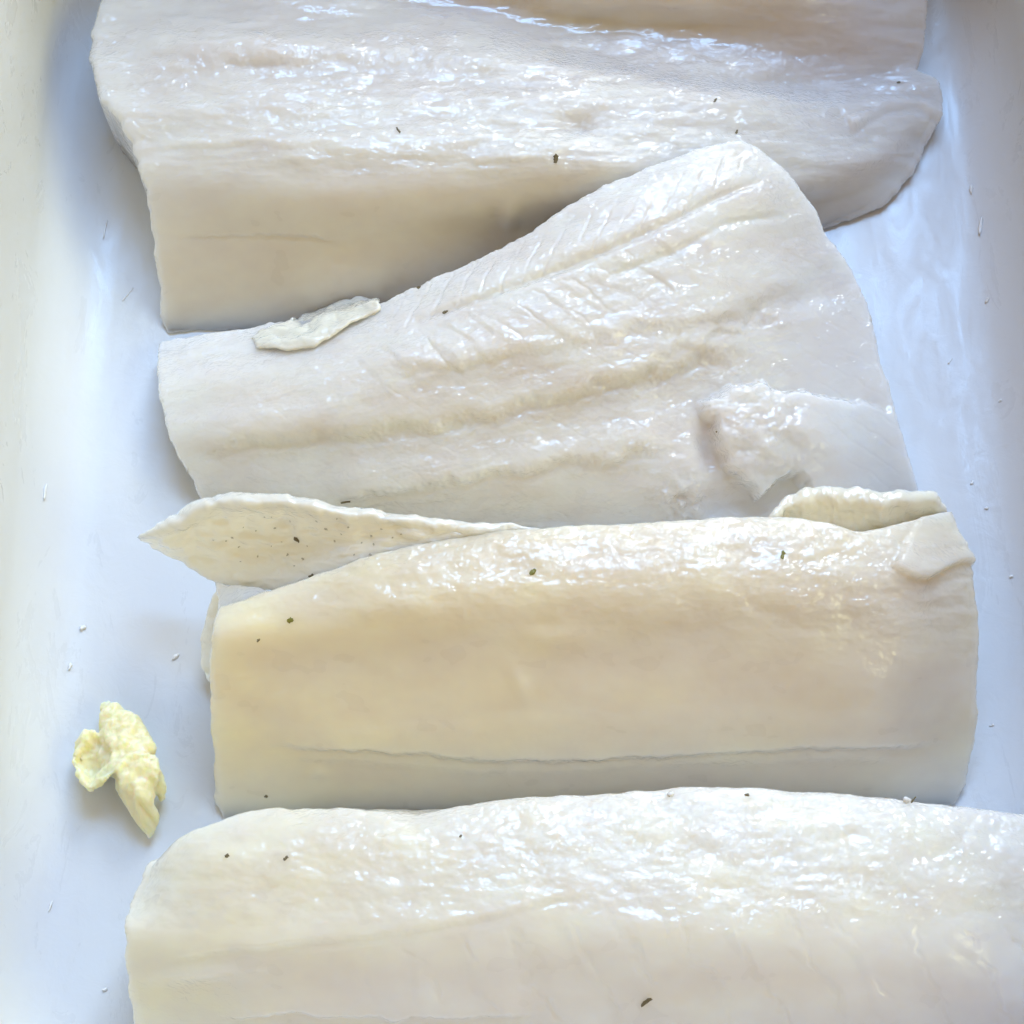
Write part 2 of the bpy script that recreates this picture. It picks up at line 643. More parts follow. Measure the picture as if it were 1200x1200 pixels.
f1 = fillet('topmost fish fillet with smooth shaded front and small pointed right tip',
            [[(168, -95, 8), (400, -100, 10), (700, -100, 14), (1000, -95, 12), (1072, -88, 8)],
             [(158, -75, 12), (400, -80, 15), (700, -70, 23), (900, -66, 22), (1079, -60, 13)],
             [(150, -45, 14), (330, -50, 16), (520, -35, 18), (700, -22, 21), (900, -16, 20), (1081, -20, 12)],
             [(138, -22, 15), (340, -25, 18), (540, 8, 15), (700, 34, 13), (850, 55, 11.5), (1000, 70, 9), (1076, 45, 8)],
             [(128, -5, 16), (350, 5, 19), (550, 28, 16.5), (700, 62, 14), (850, 90, 12), (970, 100, 8), (1066, 78, 5.5)],
             [(113, 55, 19), (350, 62, 22.5), (600, 75, 22.5), (850, 112, 17.5), (1000, 126, 9), (1094, 98, 5.5)],
             [(120, 98, 20.5), (350, 115, 24.2), (600, 130, 23.5), (850, 150, 18), (1000, 155, 10), (1096, 118, 5.5)],
             [(152, 145, 21.5), (400, 175, 24.8), (650, 182, 23.5), (850, 190, 17), (1000, 185, 10), (1086, 150, 4.5)],
             [(174, 200, 20), (400, 218, 23), (650, 220, 20), (850, 222, 15), (980, 210, 9), (1068, 187, 3.5)],
             [(188, 280, 13), (400, 290, 13), (600, 275, 11), (800, 260, 9), (920, 245, 6), (1030, 232, 2.5)],
             [(199, 386, 0.6), (400, 384, 0.6), (600, 372, 0.6), (800, 330, 0.6), (900, 295, 0.8), (972, 262, 1.2)]],
            560, 370, det1, wet=wet1, mat=FISH_GREY,
            warm=lambda U, V: np.clip(0.25 * sstep(180, 330, V) + 0.1, 0, 1),
            pink=lambda U, V: np.clip(0.45 * (1 - sstep(60, 170, V)) + 0.12 * sstep(600, 950, U) + 0.3 * noise(U / 90, V / 40, 33) + 0.9 * blob(U, V, 545, 4, 45, 10, 0.3), 0, 1))


# --- second fillet, lying askew against the first
def flakes(U, V, ang, period, slant, seed):
    c, s = math.cos(ang), math.sin(ang)
    a, b = U * c + V * s, -U * s + V * c
    ph = (a + slant * b) / period + 0.45 * noise(U / 75, V / 75, seed)
    f = ph - np.floor(ph)
    return 1 - np.where(f < 0.78, f / 0.78, (1 - f) / 0.22)


def det2(U, V, S, T):
    ang = math.radians(-17)
    a = U * math.cos(ang) + V * math.sin(ang)
    b = -U * math.sin(ang) + V * math.cos(ang)
    d = 0.28 * fbm(a / 170, b / 45, 41, 3) + 0.10 * fbm(a / 20, b / 10, 42, 4)
    smooth = sstep(880, 960, U) * sstep(330, 400, V)
    d = d * (1 - 0.75 * smooth)
    A = [(205, 545), (300, 527), (400, 521), (500, 510), (600, 492), (680, 466), (760, 450), (830, 432), (900, 425)]
    d = d + terrace(U, V, A, 2.5, 26, 80, 43, 7)
    d = d + terrace(U, V, [(420, 446), (500, 440), (560, 430), (620, 418), (700, 408), (790, 392), (870, 378), (960, 372)], 1.3, 20, 60, 44, 7)
    d = d + terrace(U, V, [(380, 596), (460, 582), (560, 566), (640, 556), (720, 543), (800, 528)], 2.0, 18, 60, 45, 7)
    d = d + terrace(U, V, [(640, 475), (720, 462), (780, 425), (840, 398), (900, 385), (955, 378)], 1.2, 18, 50, 46, 8)
    # dorsal seam and the chevron flakes under it
    d = d + groove(U, V, [(470, 385), (560, 352), (660, 316), (760, 272), (840, 232), (905, 205)], 0.8, 5, 0.1, 47)
    d = d + groove(U, V, [(700, 330), (790, 296), (850, 262), (930, 250)], 0.5, 5, 0.1, 48)
    ds, al = signed_dist([(400, 425), (560, 362), (660, 324), (760, 282), (860, 235)], U, V)
    band = sstep(-78, -55, ds) * (1 - sstep(-8, 2, ds)) * sstep(0.0, 0.1, al) * (1 - sstep(0.8, 1, al))
    d = d - 0.22 * band * seams(U, V, ang, 40, -0.75, 49) + 0.24 * band * (flakes(U, V, ang, 40, -0.75, 49) - 0.5)
    upper = (1 - sstep(40, 60, ds)) * sstep(4, 10, ds) * sstep(0.1, 0.2, al)
    d = d - 0.30 * upper * seams(U, V, ang, 26, 0.9, 57)
    d = d - 0.07 * (1 - sstep(-90, -60, ds)) * seams(U, V, ang, 30, -0.9, 58)
    # pit left of the torn flake
    d = d - 1.5 * blob(U, V, 826, 528, 10, 26, -0.25) - 1.2 * blob(U, V, 850, 590, 70, 16)
    d = d + 1.6 * blob(U, V, 800, 585, 26, 22) * (0.7 + 0.8 * fbm(U / 14, V / 14, 51, 3))
    d = d - 1.8 * blob(U, V, 900, 360, 55, 16, -0.3)
    q = inside([(818, 474), (850, 456), (885, 447), (930, 461), (975, 468), (1060, 476), (1090, 610), (965, 606), (928, 556), (908, 566), (886, 584), (862, 562), (846, 546), (833, 518)],
               U + 6 * fbm(U / 30, V / 30, 55, 3, 0.5), V + 6 * fbm(U / 30, V / 30, 56, 3, 0.5))
    lump = sstep(-3, 9, q) * (1 - 0.8 * sstep(930, 1040, U)) + 0.35 * sstep(0, 60, q) * (1 - sstep(960, 1050, U))
    d = d + 3.9 * lump + 0.7 * sstep(0, 20, q) * (1 - sstep(900, 960, U)) * fbm(U / 32, V / 26, 59, 3)
    return d


def wet2(U, V):
    d, _ = signed_dist([(205, 545), (400, 521), (600, 492), (760, 452), (900, 425)], U, V)
    a = 1.0 - 0.75 * sstep(4, 14, d) * (1 - sstep(30, 50, d))
    a = a * (1 - 0.7 * sstep(830, 930, U) * sstep(240, 330, V))
    return np.clip(a * (0.6 + 1.1 * noise(U / 42, V / 20, 52)), 0.05, 1)


f2 = fillet('fish fillet lying askew with ridged flaky top, its back corner resting on the next one',
            [[(192, 403, 5), (300, 388, 9), (440, 364, 14), (520, 328, 17), (600, 291, 20), (700, 228, 22.5), (800, 186, 23), (868, 167, 22), (886, 174, 21)],
             [(190, 424, 8), (300, 410, 12), (450, 388, 17), (600, 328, 22), (750, 250, 24.5), (850, 208, 23), (922, 206, 19)],
             [(191, 455, 10), (350, 440, 15), (500, 415, 19), (650, 370, 21.5), (800, 315, 21), (965, 275, 13)],
             [(199, 490, 10), (350, 480, 14), (500, 465, 16.5), (700, 425, 18), (850, 385, 16), (1003, 335, 9)],
             [(213, 530, 8), (350, 525, 11), (500, 515, 13), (700, 480, 15), (850, 455, 13), (1028, 425, 7)],
             [(233, 566, 5), (400, 575, 8), (600, 565, 10), (800, 545, 11), (900, 525, 9), (1048, 498, 5)],
             [(248, 596, 1), (400, 615, 3), (600, 612, 4), (800, 615, 4), (950, 625, 2), (1070, 580, 1)]],
            600, 380, det2, wet=wet2, thick=8, lip=1.2,
            warm=lambda U, V: np.clip(0.02 + 0.15 * noise(U / 120, V / 40, 53), 0, 1),
            pink=lambda U, V: np.clip(0.30 + 0.35 * noise(U / 80, V / 30, 54) + 0.5 * blob(U, V, 820, 520, 60, 50), 0, 1))


# --- third fillet
def det3(U, V, S, T):
    top = 1 - sstep(690, 780, V + 0.04 * (600 - U))
    d = top * (0.32 * fbm(U / 60, V / 28, 61, 3) + 0.09 * fbm(U / 15, V / 10, 62, 3)) + 0.12 * fbm(U / 70, V / 50, 63, 3)
    d = d + terrace(U, V, [(290, 878), (380, 882), (470, 886), (560, 894), (640, 896), (740, 892), (850, 886), (960, 881), (1060, 880), (1125, 878)], 1.7, 13, 70, 64, 2, 0.12, 0.16, 6)
    d = d + terrace(U, V, [(1040, 662), (1062, 676), (1085, 681), (1105, 670), (1122, 662), (1140, 660)], 2.0, 5, 30, 65, 1.5, 0.1)
    d = d + 0.7 * blob(U, V, 650, 745, 40, 14) - 0.4 * blob(U, V, 640, 730, 20, 8)
    d = d + 0.6 * blob(U, V, 372, 905, 10, 8)
    d = d + 0.5 * blob(U, V, 610, 800, 9, 22, -0.5)
    return d


def wet3(U, V):
    a = (1 - sstep(655, 735, V + 0.05 * (600 - U) + 12 * noise(U / 40, V / 30, 66))) * 0.55
    a = a + 0.5 * blob(U, V, 640, 760, 70, 22) + 0.6 * blob(U, V, 1060, 720, 60, 25) + 0.35 * blob(U, V, 800, 888, 320, 8)
    return np.clip(a * (0.65 + 1.1 * noise(U / 42, V / 22, 67)), 0.03, 1)


f3 = fillet('thick fish fillet with brownish front face and a speckled flap at its left end',
            [[(285, 722, 2), (400, 684, 2), (600, 642, 2), (800, 632, 2), (1000, 640, 2), (1098, 622, 2)],
             [(270, 712, 12), (400, 667, 19), (600, 625, 21), (800, 615, 21), (1000, 626, 18), (1104, 606, 13)],
             [(263, 708, 21), (330, 689, 23), (400, 662, 26), (500, 636, 28), (600, 621, 29), (760, 613, 29), (900, 604, 28), (960, 611, 28), (1010, 623, 27), (1060, 613, 25), (1106, 600, 21)],
             [(258, 738, 24), (330, 722, 25), (500, 690, 30), (700, 675, 31), (900, 668, 30), (1050, 662, 27), (1132, 665, 20)],
             [(252, 788, 20), (350, 780, 21), (600, 757, 25.5), (900, 747, 25.5), (1050, 745, 23), (1138, 740, 16)],
             [(256, 848, 14), (400, 850, 16), (700, 838, 18.5), (1000, 836, 17.5), (1137, 822, 11)],
             [(260, 905, 6.5), (400, 902, 8), (700, 897, 9), (1000, 893, 8.5), (1130, 888, 5)],
             [(264, 958, 0.6), (600, 952, 0.6), (900, 950, 0.6), (1118, 942, 0.6)]],
            560, 340, det3, wet=wet3, mat=FISH_WARM,
            warm=lambda U, V: np.clip(0.85 - 0.65 * sstep(280, 800, U) + 0.3 * noise(U / 110, V / 60, 68) + 0.6 * blob(U, V, 645, 738, 35, 18), 0, 1),
            pink=lambda U, V: np.clip(0.15 + 0.12 * sstep(780, 930, V) + 0.2 * noise(U / 90, V / 40, 69), 0, 1))


# --- fourth fillet, nearest
def det4(U, V, S, T):
    top = 1 - sstep(1040, 1120, V)
    d = top * (0.32 * fbm(U / 60, V / 30, 71, 3) + 0.09 * fbm(U / 15, V / 10, 72, 3)) + 0.18 * fbm(U / 80, V / 60, 73, 3)
    low, al = signed_dist([(150, 1140), (250, 1118), (370, 1108), (480, 1095), (580, 1078), (660, 1058), (800, 1050), (1000, 1060), (1250, 1080)], U, V)
    m = 1 - sstep(-30, 0, low)
    d = d + m * sstep(380, 460, U) * (0.16 * (flakes(U, V, 0.0, 66, -0.55, 74) - 0.5) - 0.22 * seams(U, V, 0.0, 66, -0.55, 74, 0.06))
    d = d + terrace(U, V, [(180, 1138), (250, 1122), (370, 1110), (480, 1097), (580, 1080), (650, 1060), (700, 1055)], 0.9, 12, 40, 75, 2)
    d = d + 0.9 * blob(U, V, 235, 1142, 60, 9, -0.1) + terrace(U, V, [(250, 1196), (360, 1190), (440, 1196), (560, 1194), (640, 1188)], 0.9, 6, 30, 76, 4)
    return d


def wet4(U, V):
    a = (1 - sstep(1020, 1075, V - 0.03 * (U - 600) + 14 * noise(U / 50, V / 30, 77))) * 0.58 * sstep(250, 420, U)
    a = a + 0.25 * sstep(600, 800, U) * (1 - sstep(1080, 1130, V)) + 0.5 * blob(U, V, 230, 1160, 80, 30)
    return np.clip(a * (0.65 + 1.1 * noise(U / 42, V / 22, 78)), 0.04, 1)


f4 = fillet('nearest fish fillet with plump rounded left end, running off the right edge of the photo',
            [[(262, 1012, 2), (330, 985, 2), (550, 962, 2), (800, 948, 2), (1050, 958, 2), (1320, 1000, 2)],
             [(234, 1016, 12), (268, 984, 18), (330, 952, 21), (550, 947, 22), (800, 930, 23), (1050, 941, 21), (1320, 988, 14)],
             [(184, 1012, 19), (208, 982, 24), (250, 964, 27), (320, 946, 28), (400, 946, 30), (480, 954, 30.5), (550, 942, 31), (700, 930, 32), (850, 922, 32), (980, 929, 31), (1060, 938, 30), (1200, 955, 27), (1320, 980, 20)],
             [(167, 1050, 22), (200, 1035, 27), (240, 1022, 30), (400, 1010, 33), (700, 1000, 35), (1000, 1000, 34), (1200, 1020, 30), (1330, 1040, 21)],
             [(155, 1090, 26), (300, 1088, 31), (500, 1080, 34), (800, 1075, 36), (1100, 1085, 33), (1340, 1110, 21)],
             [(158, 1140, 22), (300, 1160, 27), (600, 1160, 31), (900, 1160, 32), (1150, 1165, 29), (1350, 1180, 17)],
             [(172, 1215, 14), (350, 1260, 18), (700, 1270, 21), (1000, 1270, 21), (1350, 1270, 11)],
             [(185, 1310, 0.6), (400, 1400, 0.6), (800, 1420, 0.6), (1100, 1410, 0.6), (1350, 1360, 0.6)]],
            620, 360, det4, wet=wet4,
            warm=lambda U, V: np.clip(0.75 - 0.5 * sstep(200, 620, U) - 0.25 * sstep(1080, 1150, V) * sstep(250, 450, U) + 0.25 * noise(U / 110, V / 60, 79), 0, 1),
            pink=lambda U, V: np.clip(0.1 + 0.35 * sstep(1090, 1160, V) * sstep(200, 400, U) + 0.2 * noise(U / 90, V / 40, 80), 0, 1))


# ------------------------------------------------------------------ flaps and torn pieces (parts of their fillets)
def sheet_part(name, rails, nS, nT, th, parent, detail_amp=0.25, seed=90, mat=FLAP, rim=5, wet=0.3, warm=0.5, pink=0.1, sc=(30, 14)):
    G = rails_grid(rails, nS, nT, 3)
    U, V = G[..., 0], G[..., 1]
    det = detail_amp * fbm(U / sc[0], V / sc[1], seed, 4)
    U = U + 2.5 * fbm(U / 30, V / 30, seed + 201, 3)
    V = V + 2.5 * fbm(U / 30, V / 30, seed + 202, 3)
    me = flesh_sheet(name, plan(U, V, G[..., 2] * ZS), th, det, rim, wet, warm, pink)
    return link(name, me, mat, parent), me


flap, flap_me = sheet_part('belly_flap',
    [[(162, 629, 17), (205, 603, 22), (255, 580, 26), (300, 577, 28), (420, 596, 29), (560, 612, 28.5), (680, 622, 27)],
     [(160, 631, 17), (205, 612, 23), (255, 590, 27.5), (310, 586, 29.5), (420, 604, 30), (560, 618, 28.8), (680, 626, 27)],
     [(163, 633, 16), (205, 624, 20), (262, 606, 23), (320, 602, 25), (420, 614, 28.5), (560, 624, 28.5), (680, 630, 27)],
     [(172, 637, 15), (208, 640, 17), (258, 642, 18), (330, 640, 20), (420, 634, 26), (560, 632, 28), (680, 636, 27)],
     [(182, 642, 13), (212, 657, 13.5), (258, 684, 13), (335, 694, 17), (425, 664, 25), (560, 642, 27), (680, 642, 27)]],
    200, 70, 0.9, f3[0], 0.45, 91, warm=0.45, wet=0.15)
flap['label'] = 'yellowish speckled flap folded back at the left end'
flap2, _ = sheet_part('side_fold',
    [[(899, 608, 26), (925, 580, 25), (955, 570, 25), (1030, 573, 24), (1090, 579, 20), (1108, 598, 18)],
     [(899, 609, 26.2), (930, 588, 25.6), (960, 580, 25.6), (1030, 585, 24.5), (1092, 587, 20.5), (1108, 600, 18)],
     [(902, 612, 25), (935, 602, 23), (980, 604, 22), (1040, 604, 21), (1094, 600, 18), (1108, 603, 17)],
     [(905, 618, 22), (940, 622, 19), (1000, 640, 16), (1050, 634, 16), (1094, 615, 15), (1106, 608, 16)]],
    110, 50, 1.3, f3[0], 0.7, 93, warm=0.8, wet=0.15, sc=(26, 40))
inner, _ = sheet_part('inner_fold',
    [[(252, 684, 13), (275, 686, 15), (305, 690, 17), (338, 694, 19)],
     [(254, 698, 14), (275, 700, 16), (300, 700, 18.5), (325, 700, 20)],
     [(257, 726, 14), (268, 724, 17), (285, 715, 19), (310, 706, 20)]],
    60, 40, 1.0, f3[0], 0.2, 99, warm=0.1, wet=0.3, rim=4)
under, _ = sheet_part('under_layer',
    [[(285, 700, 12), (262, 688, 11), (248, 700, 9), (244, 722, 7), (236, 750, 5), (236, 775, 4), (246, 800, 3), (258, 815, 2)],
     [(300, 715, 12), (285, 715, 12), (275, 722, 11), (270, 735, 10), (268, 755, 9), (268, 775, 7), (268, 800, 5), (272, 815, 4)]],
    70, 24, 1.6, f3[0], 0.3, 95, warm=0.3, wet=0.3, rim=4)
# grey dots scattered over the folded flap
flap_bv = BVHTree.FromPolygons([v.co.copy() for v in flap_me.vertices], [tuple(p.vertices) for p in flap_me.polygons])
BVS = {'f1': f1[2], 'f2': f2[2], 'f3': f3[2], 'f4': f4[2], 'flap': flap_bv}
dm = DISH.data
BVS['dish'] = BVHTree.FromPolygons([v.co.copy() for v in dm.vertices], [tuple(p.vertices) for p in dm.polygons])


def on_surface(u, v, *which):
    p = plan(np.float64(u), np.float64(v), np.float64(0.0))
    d = Vector((p - CAM).tolist()).normalized()
    best = None
    for k in (which or BVS):
        loc, nor, _, dist = BVS[k].ray_cast(Vector(CAM.tolist()), d)
        if loc is not None and (best is None or dist < best[2]):
            best = (loc, nor if nor.dot(d) < 0 else -nor, dist)
    if best is None:
        return on_surface(u, v + 2, *which)
    return best[0], best[1]


MM = 0.001


def frame_at(loc, nor, spin):
    z = nor.normalized()
    x = Vector((math.cos(spin), math.sin(spin), 0))
    x = (x - z * x.dot(z)).normalized()
    y = z.cross(x)
    m = Matrix((x, y, z)).transposed().to_4x4()
    m.translation = loc
    return m


def chip_bm(bm, L, W, H, rnd, mat4=None, bend=0.0):
    """an irregular tapered flake"""
    segs, ringn = 5, 6
    rows = []
    for i in range(segs + 1):
        t = i / segs
        w = (0.35 + 0.65 * math.sin(math.pi * (0.12 + 0.76 * t))) * (1 + rnd.uniform(-.25, .25))
        cx, cz = (t - 0.5) * L, bend * (4 * (t - .5) ** 2) * L
        row = []
        for k in range(ringn):
            a = 2 * math.pi * k / ringn
            p = Vector((cx + rnd.uniform(-.12, .12) * L, math.cos(a) * W / 2 * w * rnd.uniform(.6, 1.3), cz + H * 0.35 + math.sin(a) * H / 2 * w))
            row.append(bm.verts.new(mat4 @ p if mat4 else p))
        rows.append(row)
    for r0, r1 in zip(rows, rows[1:]):
        for k in range(ringn):
            bm.faces.new((r0[k], r0[(k + 1) % ringn], r1[(k + 1) % ringn], r1[k]))
    bm.faces.new(rows[0][::-1])
    bm.faces.new(rows[-1])


bm = bmesh.new()
rnd = random.Random(5)
dots = [(310, 606, .5), (318, 606, .5), (322, 619, .6), (300, 622, .5), (272, 630, .7), (280, 641, .6), (302, 652, .6), (337, 650, .7),
        (355, 655, .8), (345, 663, .5), (382, 620, .9), (392, 634, .7), (400, 626, .5), (408, 618, .6), (435, 628, .8), (438, 638, .7),
        (434, 650, .8), (424, 636, .5), (415, 650, .5), (265, 634, .5), (250, 633, .5), (282, 658, .5), (371, 611, .7), (340, 611, .5),
        (447, 620, .6), (330, 635, .4), (360, 640, .4), (318, 640, .4), (395, 608, .5), (460, 630, .5), (470, 626, .5), (285, 618, .4)]
for u, v, r in dots:
    loc, nor = on_surface(u, v, 'flap', 'f3')
    chip_bm(bm, r * MM * .75, r * MM * .6, 0.10 * MM, rnd, frame_at(loc, nor, rnd.uniform(0, 6)))
me = bpy.data.meshes.new('speckles')
bm.to_mesh(me)
bm.free()
link('speckles', me, SPECKLE, f3[0], kind='stuff')

# ------------------------------------------------------------------ loose sliver of flesh on the second fillet
def sliver():
    back = [(296, 396), (320, 382), (355, 374), (385, 358), (415, 351), (447, 354)]
    front = [(300, 409), (330, 413), (362, 410), (385, 398), (415, 381), (446, 362)]
    rows = []
    for f in np.linspace(0, 1, 24):
        b = resample(np.c_[back, np.zeros(6)], 70)
        c = resample(np.c_[front, np.zeros(6)], 70)
        uv = b * (1 - f) + c * f
        row = []
        for k in range(70):
            loc, nor = on_surface(uv[k, 0], uv[k, 1], 'f2', 'f1')
            row.append([loc.x, loc.y, loc.z])
        rows.append(row)
    P = np.array(rows)
    for _ in range(40):
        P[1:-1, 1:-1] = .25 * (P[:-2, 1:-1] + P[2:, 1:-1] + P[1:-1, :-2] + P[1:-1, 2:])
    P[..., 2] += 0.0008
    P[..., :2] += 0.0006 * np.stack([fbm(P[..., 0] * 250, P[..., 1] * 250, 301, 3), fbm(P[..., 0] * 250, P[..., 1] * 250, 302, 3)], -1)
    i, j = np.meshgrid(np.arange(24), np.arange(70), indexing='ij')
    det = 0.45 * fbm(j / 14, i / 7, 101, 3) + 0.6 * np.exp(-((i - 12 - 0.06 * (j - 35)) / 3.5) ** 2) * sstep(28, 40, j)
    me = flesh_sheet('fish_sliver', P, 1.1, det, 4, 0.4, 0.9, 0.2)
    o = link('fish_sliver', me, FLAP)
    o['label'] = 'loose pale sliver of fish lying between the two back fillets at left'
    o['category'] = 'fish scrap'


sliver()


# ------------------------------------------------------------------ knob of butter on the dish floor
def butter():
    bm = bmesh.new()

    def hull(pts):
        b2 = bmesh.new()
        for u, v, z in pts:
            b2.verts.new(plan(np.float64(u), np.float64(v), np.float64(z)).tolist())
        r = bmesh.ops.convex_hull(b2, input=b2.verts)
        tmp = bpy.data.meshes.new('tmp')
        b2.to_mesh(tmp)
        b2.free()
        bm.from_mesh(tmp)
        bpy.data.meshes.remove(tmp)
    # upper lobe
    hull([(118, 822, 5), (128, 819, 4), (140, 828, 7), (160, 838, 6), (176, 858, 6), (182, 880, 7), (150, 885, 9), (125, 872, 8), (118, 850, 7), (125, 850, 0.2), (178, 880, 0.2), (120, 870, 0.2), (140, 890, 0.2)])
    # left curl: outer rim and cup
    hull([(95, 855, 6), (112, 852, 7), (120, 866, 5), (90, 872, 6), (86, 885, 6), (92, 880, 2.5), (110, 875, 2.2), (100, 892, 2), (92, 900, 2)])
    hull([(86, 885, 6), (84, 893, 6), (88, 908, 7), (102, 924, 8), (108, 926, 6), (94, 905, 2), (108, 912, 3), (90, 890, 2)])
    hull([(102, 926, 8), (110, 929, 6), (124, 916, 8), (136, 902, 10), (146, 892, 10), (128, 892, 7), (118, 900, 6), (110, 912, 3), (104, 915, 3)])
    hull([(92, 870, 3), (120, 868, 4), (145, 880, 8), (140, 892, 8), (110, 918, 3), (95, 905, 2), (100, 880, 0.2), (130, 885, 0.2), (110, 900, 0.2)])
    # lower finger
    hull([(140, 886, 9), (165, 880, 10), (186, 884, 9), (188, 900, 9), (180, 925, 8), (180, 942, 7), (158, 938, 9), (150, 915, 9.5), (150, 915, 3), (185, 925, 3), (165, 940, 2)])
    hull([(136, 902, 9), (132, 916, 7), (142, 935, 6), (152, 946, 6), (158, 962, 4), (168, 975, 3), (176, 984, 2), (186, 970, 2.5), (184, 950, 4), (180, 940, 6.5), (157, 938, 8.5), (150, 912, 9), (150, 945, 1), (175, 980, 0.2), (182, 955, 0.2)])
    # core
    hull([(132, 884, 8.6), (158, 880, 9.2), (160, 912, 9.2), (148, 916, 8.8), (136, 908, 8.4), (130, 896, 7.5), (135, 890, 0.3), (158, 885, 0.3), (155, 915, 0.3), (134, 908, 1.0)])
    hull([(130, 880, 8.2), (150, 872, 8.6), (172, 880, 8.6), (172, 900, 9), (150, 905, 9.3), (138, 898, 9), (140, 880, 0.3), (170, 890, 0.3), (150, 905, 0.3)])
    hull([(115, 860, 6), (150, 862, 7), (180, 890, 7), (150, 925, 7), (128, 900, 5), (105, 885, 2.5), (115, 865, 0.2), (165, 870, 0.2), (170, 925, 0.2), (125, 905, 0.2)])
    hull([(88, 868, 4), (112, 856, 5), (118, 900, 2.5), (104, 918, 4), (90, 900, 4), (100, 870, 0.2), (95, 895, 0.2), (115, 900, 0.2)])
    # small chip at the right side
    hull([(186, 895, 7), (194, 908, 6), (196, 925, 4), (192, 942, 3), (185, 945, 3), (183, 920, 5), (190, 930, 0.3)])
    me = bpy.data.meshes.new('butter_raw')
    bm.to_mesh(me)
    bm.free()
    o = bpy.data.objects.new('butter_raw', me)
    COL.objects.link(o)
    md = o.modifiers.new('r', 'REMESH')
    md.mode = 'VOXEL'
    md.voxel_size = 0.00035
    ms = o.modifiers.new('s', 'SMOOTH')
    ms.factor, ms.iterations = 0.5, 24
    dg = bpy.context.evaluated_depsgraph_get()
    out = bpy.data.meshes.new_from_object(o.evaluated_get(dg))
    bpy.data.objects.remove(o)
    bpy.data.meshes.remove(me)
    n = len(out.vertices)
    co, no = np.empty(n * 3, np.float32), np.empty(n * 3, np.float32)
    out.vertices.foreach_get('co', co)
    out.vertices.foreach_get('normal', no)
    co, no = co.reshape(-1, 3), no.reshape(-1, 3)
    d = 0.0007 * fbm(co[:, 0] * 330 + co[:, 2] * 190, co[:, 1] * 330 - co[:, 2] * 230, 111, 5, 0.55)
    co = co + no * d[:, None]
    co[:, 2] = np.maximum(co[:, 2], 0.0003)
    out.vertices.foreach_set('co', co.ravel())
    out.polygons.foreach_set('use_smooth', np.ones(len(out.polygons), bool))
    out.name = 'butter_knob'
    out.update()
    ob = link('butter_knob', out, BUTTER)
    ob['label'] = 'crumpled yellow knob of butter on the dish floor at left'
    ob['category'] = 'butter'


butter()


# ------------------------------------------------------------------ flecks and crumbs
def fleck(name, u, v, L, W, H, ang, mat, label, cat, group, *which, bend=0.05, seed=0, tilt=None):
    loc, nor = on_surface(u, v, *which)
    b = bmesh.new()
    k_ = 0.7 if name == 'crumb' else 0.8
    chip_bm(b, L * k_ * MM, W * k_ * MM, H * k_ * MM, random.Random(seed + int(u * 7 + v)), None, bend)
    me = bpy.data.meshes.new(name)
    b.to_mesh(me)
    b.free()
    o = link(name, me, mat)
    m = frame_at(loc, nor, ang)
    if tilt:
        m = m @ Matrix.Rotation(tilt, 4, 'Y')
    o.matrix_world = m
    for p in me.polygons:
        p.use_smooth = name == 'crumb'
    o['label'], o['category'], o['group'] = label, cat, group


FG = 'dark seasoning flecks on the fish'
F = lambda *a, **k: fleck('pepper_fleck', *a[:6], a[6], a[7], 'pepper fleck', FG, *a[8:], **k)
F(467, 153, 2.2, .7, .4, -1.1, HERB, 'thin brown fleck left of centre on the top of the back fillet', 'f1')
F(651, 186, 2.2, 1.3, .6, 1.5, HERB, 'wide fleck with pale base in the middle of the back fillet', 'f1')
F(838, 118, 1.4, .8, .4, 1.0, PEPPER, 'dark fleck on the glistening right half of the back fillet', 'f1')
F(863, 155, 1.6, .6, .4, 1.2, HERB, 'faint fleck just above the top corner of the askew fillet', 'f1')
F(491, 337, 1.1, 1.0, .5, 0.2, PEPPER, 'dark dot at the foot of the back fillet beside the pale sliver', 'f1', 'f2')
F(1053, 97, 1.0, .8, .4, 0.5, PEPPER, 'tiny dot on the pointed right tip of the back fillet', 'f1')
F(522, 366, 1.4, .8, .4, 0.4, HERB, 'small fleck near the back edge of the askew fillet', 'f2')
F(405, 588, 2.3, .8, .4, 0.35, HERB, 'slanting fleck just above the speckled flap', 'f2')
F(840, 506, 0.6, .5, .3, 0.0, PEPPER, 'tiny dot on the raised torn flake at right', 'f2')
F(348, 632, 1.7, 1.5, .5, -0.7, PEPPER, 'largest black peppercorn bit on the speckled flap', 'flap')
F(365, 675, 1.4, .9, .4, 0.2, PEPPER, 'black bit at the lower edge of the speckled flap', 'flap', 'f3')
F(303, 750, 0.9, .7, .4, 0.9, HERB, 'grey dot near the left end of the brownish fillet', 'f3')
F(624, 671, 1.8, 1.3, .6, 0.8, OLIVE, 'olive yellow fleck on the middle of the brownish fillet', 'f3')
F(917, 651, 2.0, 1.1, .6, 1.3, OLIVE, 'green herb fleck on the right half of the brownish fillet', 'f3')
F(340, 727, 1.5, 1.2, .3, 0.2, OLIVE, 'faint yellow green fleck below the speckled flap', 'f3')
F(312, 933, 0.9, .8, .4, 0.3, HERB, 'brown dot low on the front of the brownish fillet', 'f3')
F(266, 1003, 1.0, .9, .4, 0.3, PEPPER, 'left one of two dots on the end of the nearest fillet', 'f4')
F(335, 1006, 1.2, .9, .4, 1.0, PEPPER, 'right one of two dots on the end of the nearest fillet', 'f4')
F(540, 980, 0.7, .6, .3, 1.0, HERB, 'tiny grey dot on the crest of the nearest fillet', 'f4')
F(875, 932, 1.0, .7, .4, 0.0, PEPPER, 'dark dot on the back edge of the nearest fillet', 'f4')
F(757, 1174, 2.6, 1.0, .5, 0.75, HERB, 'brown stalk bit low on the front of the nearest fillet', 'f4')
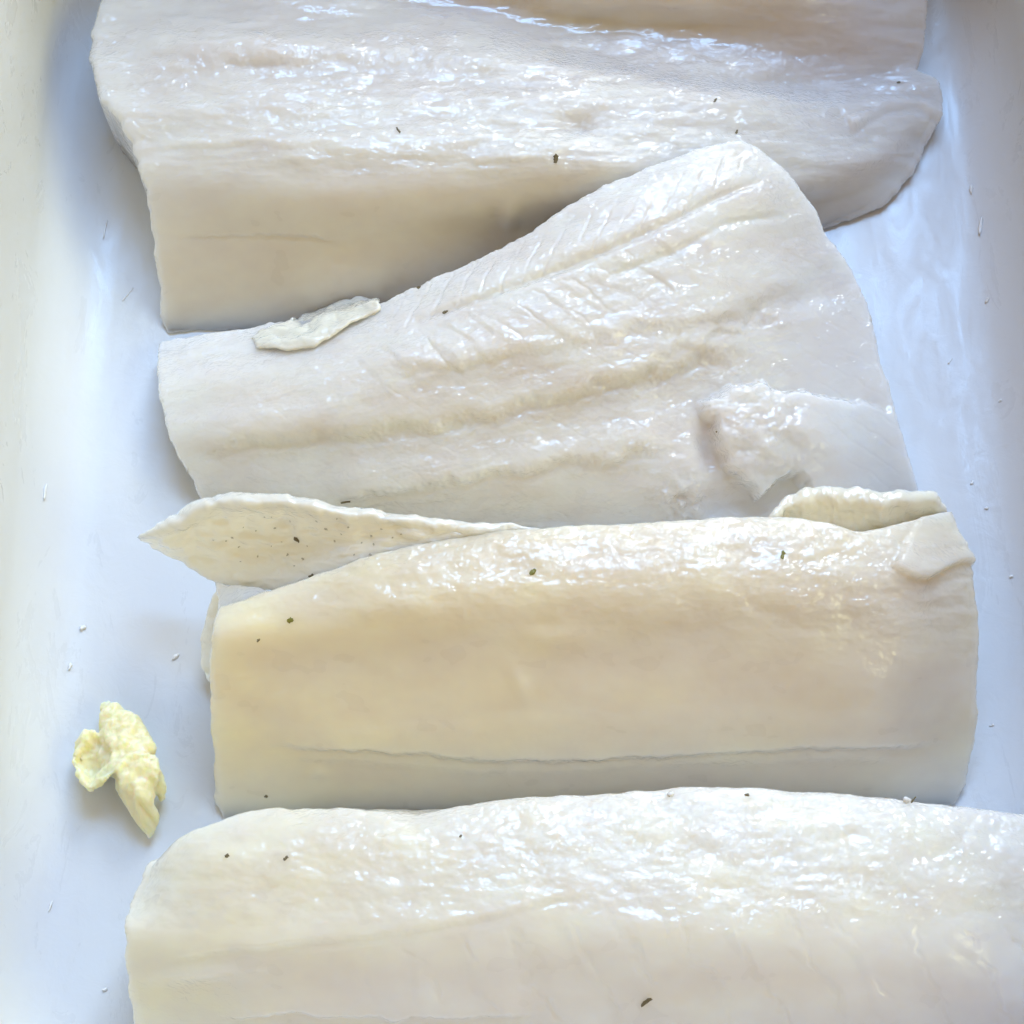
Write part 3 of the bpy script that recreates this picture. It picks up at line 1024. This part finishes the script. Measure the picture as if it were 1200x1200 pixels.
F(1069, 932, 3.2, .5, .4, 1.1, HERB, 'thin dark stalk standing at the back edge of the nearest fillet', 'f4', tilt=-0.5)
CG = 'white crumbs on the fish and dish'
K = lambda *a, **k: fleck('crumb', *a[:6], CRUMB, a[6], 'crumb', CG, *a[7:], **k)
K(1062, 934, 2.2, 1.6, 1.8, 0.3, 'pale crumb at the foot of the thin standing stalk', 'f4')
K(786, 932, 1.8, 1.4, 1.2, 0.3, 'small pale crumb on the back edge of the nearest fillet', 'f4')
K(52, 577, 5.0, .9, .8, 1.5, 'long white crumb on the left wall, highest one', 'dish')
K(97, 736, 1.9, 1.4, 1.0, 0.7, 'round white crumb on the left wall above the butter', 'dish')
K(82, 781, 2.0, 1.0, .8, 1.4, 'small white crumb on the left wall just above the butter', 'dish')
K(59, 1062, 3.0, .7, .6, 1.3, 'thin white crumb on the left wall below the butter', 'dish')
K(123, 1160, 1.4, 1.0, .7, 0.3, 'white crumb in the bottom left corner of the photo', 'dish')
K(206, 770, 2.2, 1.1, .8, 0.8, 'clear bit on the dish floor between butter and speckled flap', 'dish')
K(1138, 222, 3.0, 1.0, .6, 1.45, 'upper short streak of fat on the right wall', 'dish')
K(1149, 266, 6.0, 1.5, .8, 1.35, 'long streak of fat on the right wall', 'dish')
K(1157, 352, 2.0, 1.0, .6, 1.0, 'small fat drop on the right wall under the long streak', 'dish')
K(1113, 424, 2.0, .6, .4, 0.9, 'thin fat smear on the dish floor right of the askew fillet', 'dish')
K(1139, 566, 1.4, .9, .6, 0.9, 'fat drop on the right wall level with the torn flake', 'dish')
K(1156, 596, 1.2, .9, .6, 0.2, 'fat drop on the right wall level with the folded edge', 'dish')
K(1185, 676, 1.3, 1.0, .6, 0.2, 'fat drop on the right wall near the right edge of the photo', 'dish')
K(1162, 850, 1.3, .8, .5, 0.4, 'lowest fat drop on the right wall above the nearest fillet', 'dish')
K(123, 270, 6.0, .5, .25, 1.45, 'upper thin streak on the dish left of the topmost fillet', 'dish')
K(150, 345, 5.0, .5, .25, 1.0, 'lower thin streak on the dish left of the topmost fillet', 'dish')
K(1172, 470, 1.0, .8, .4, 0.4, 'tiny drop on the right wall above the other drops, below the fat streaks', 'dish')
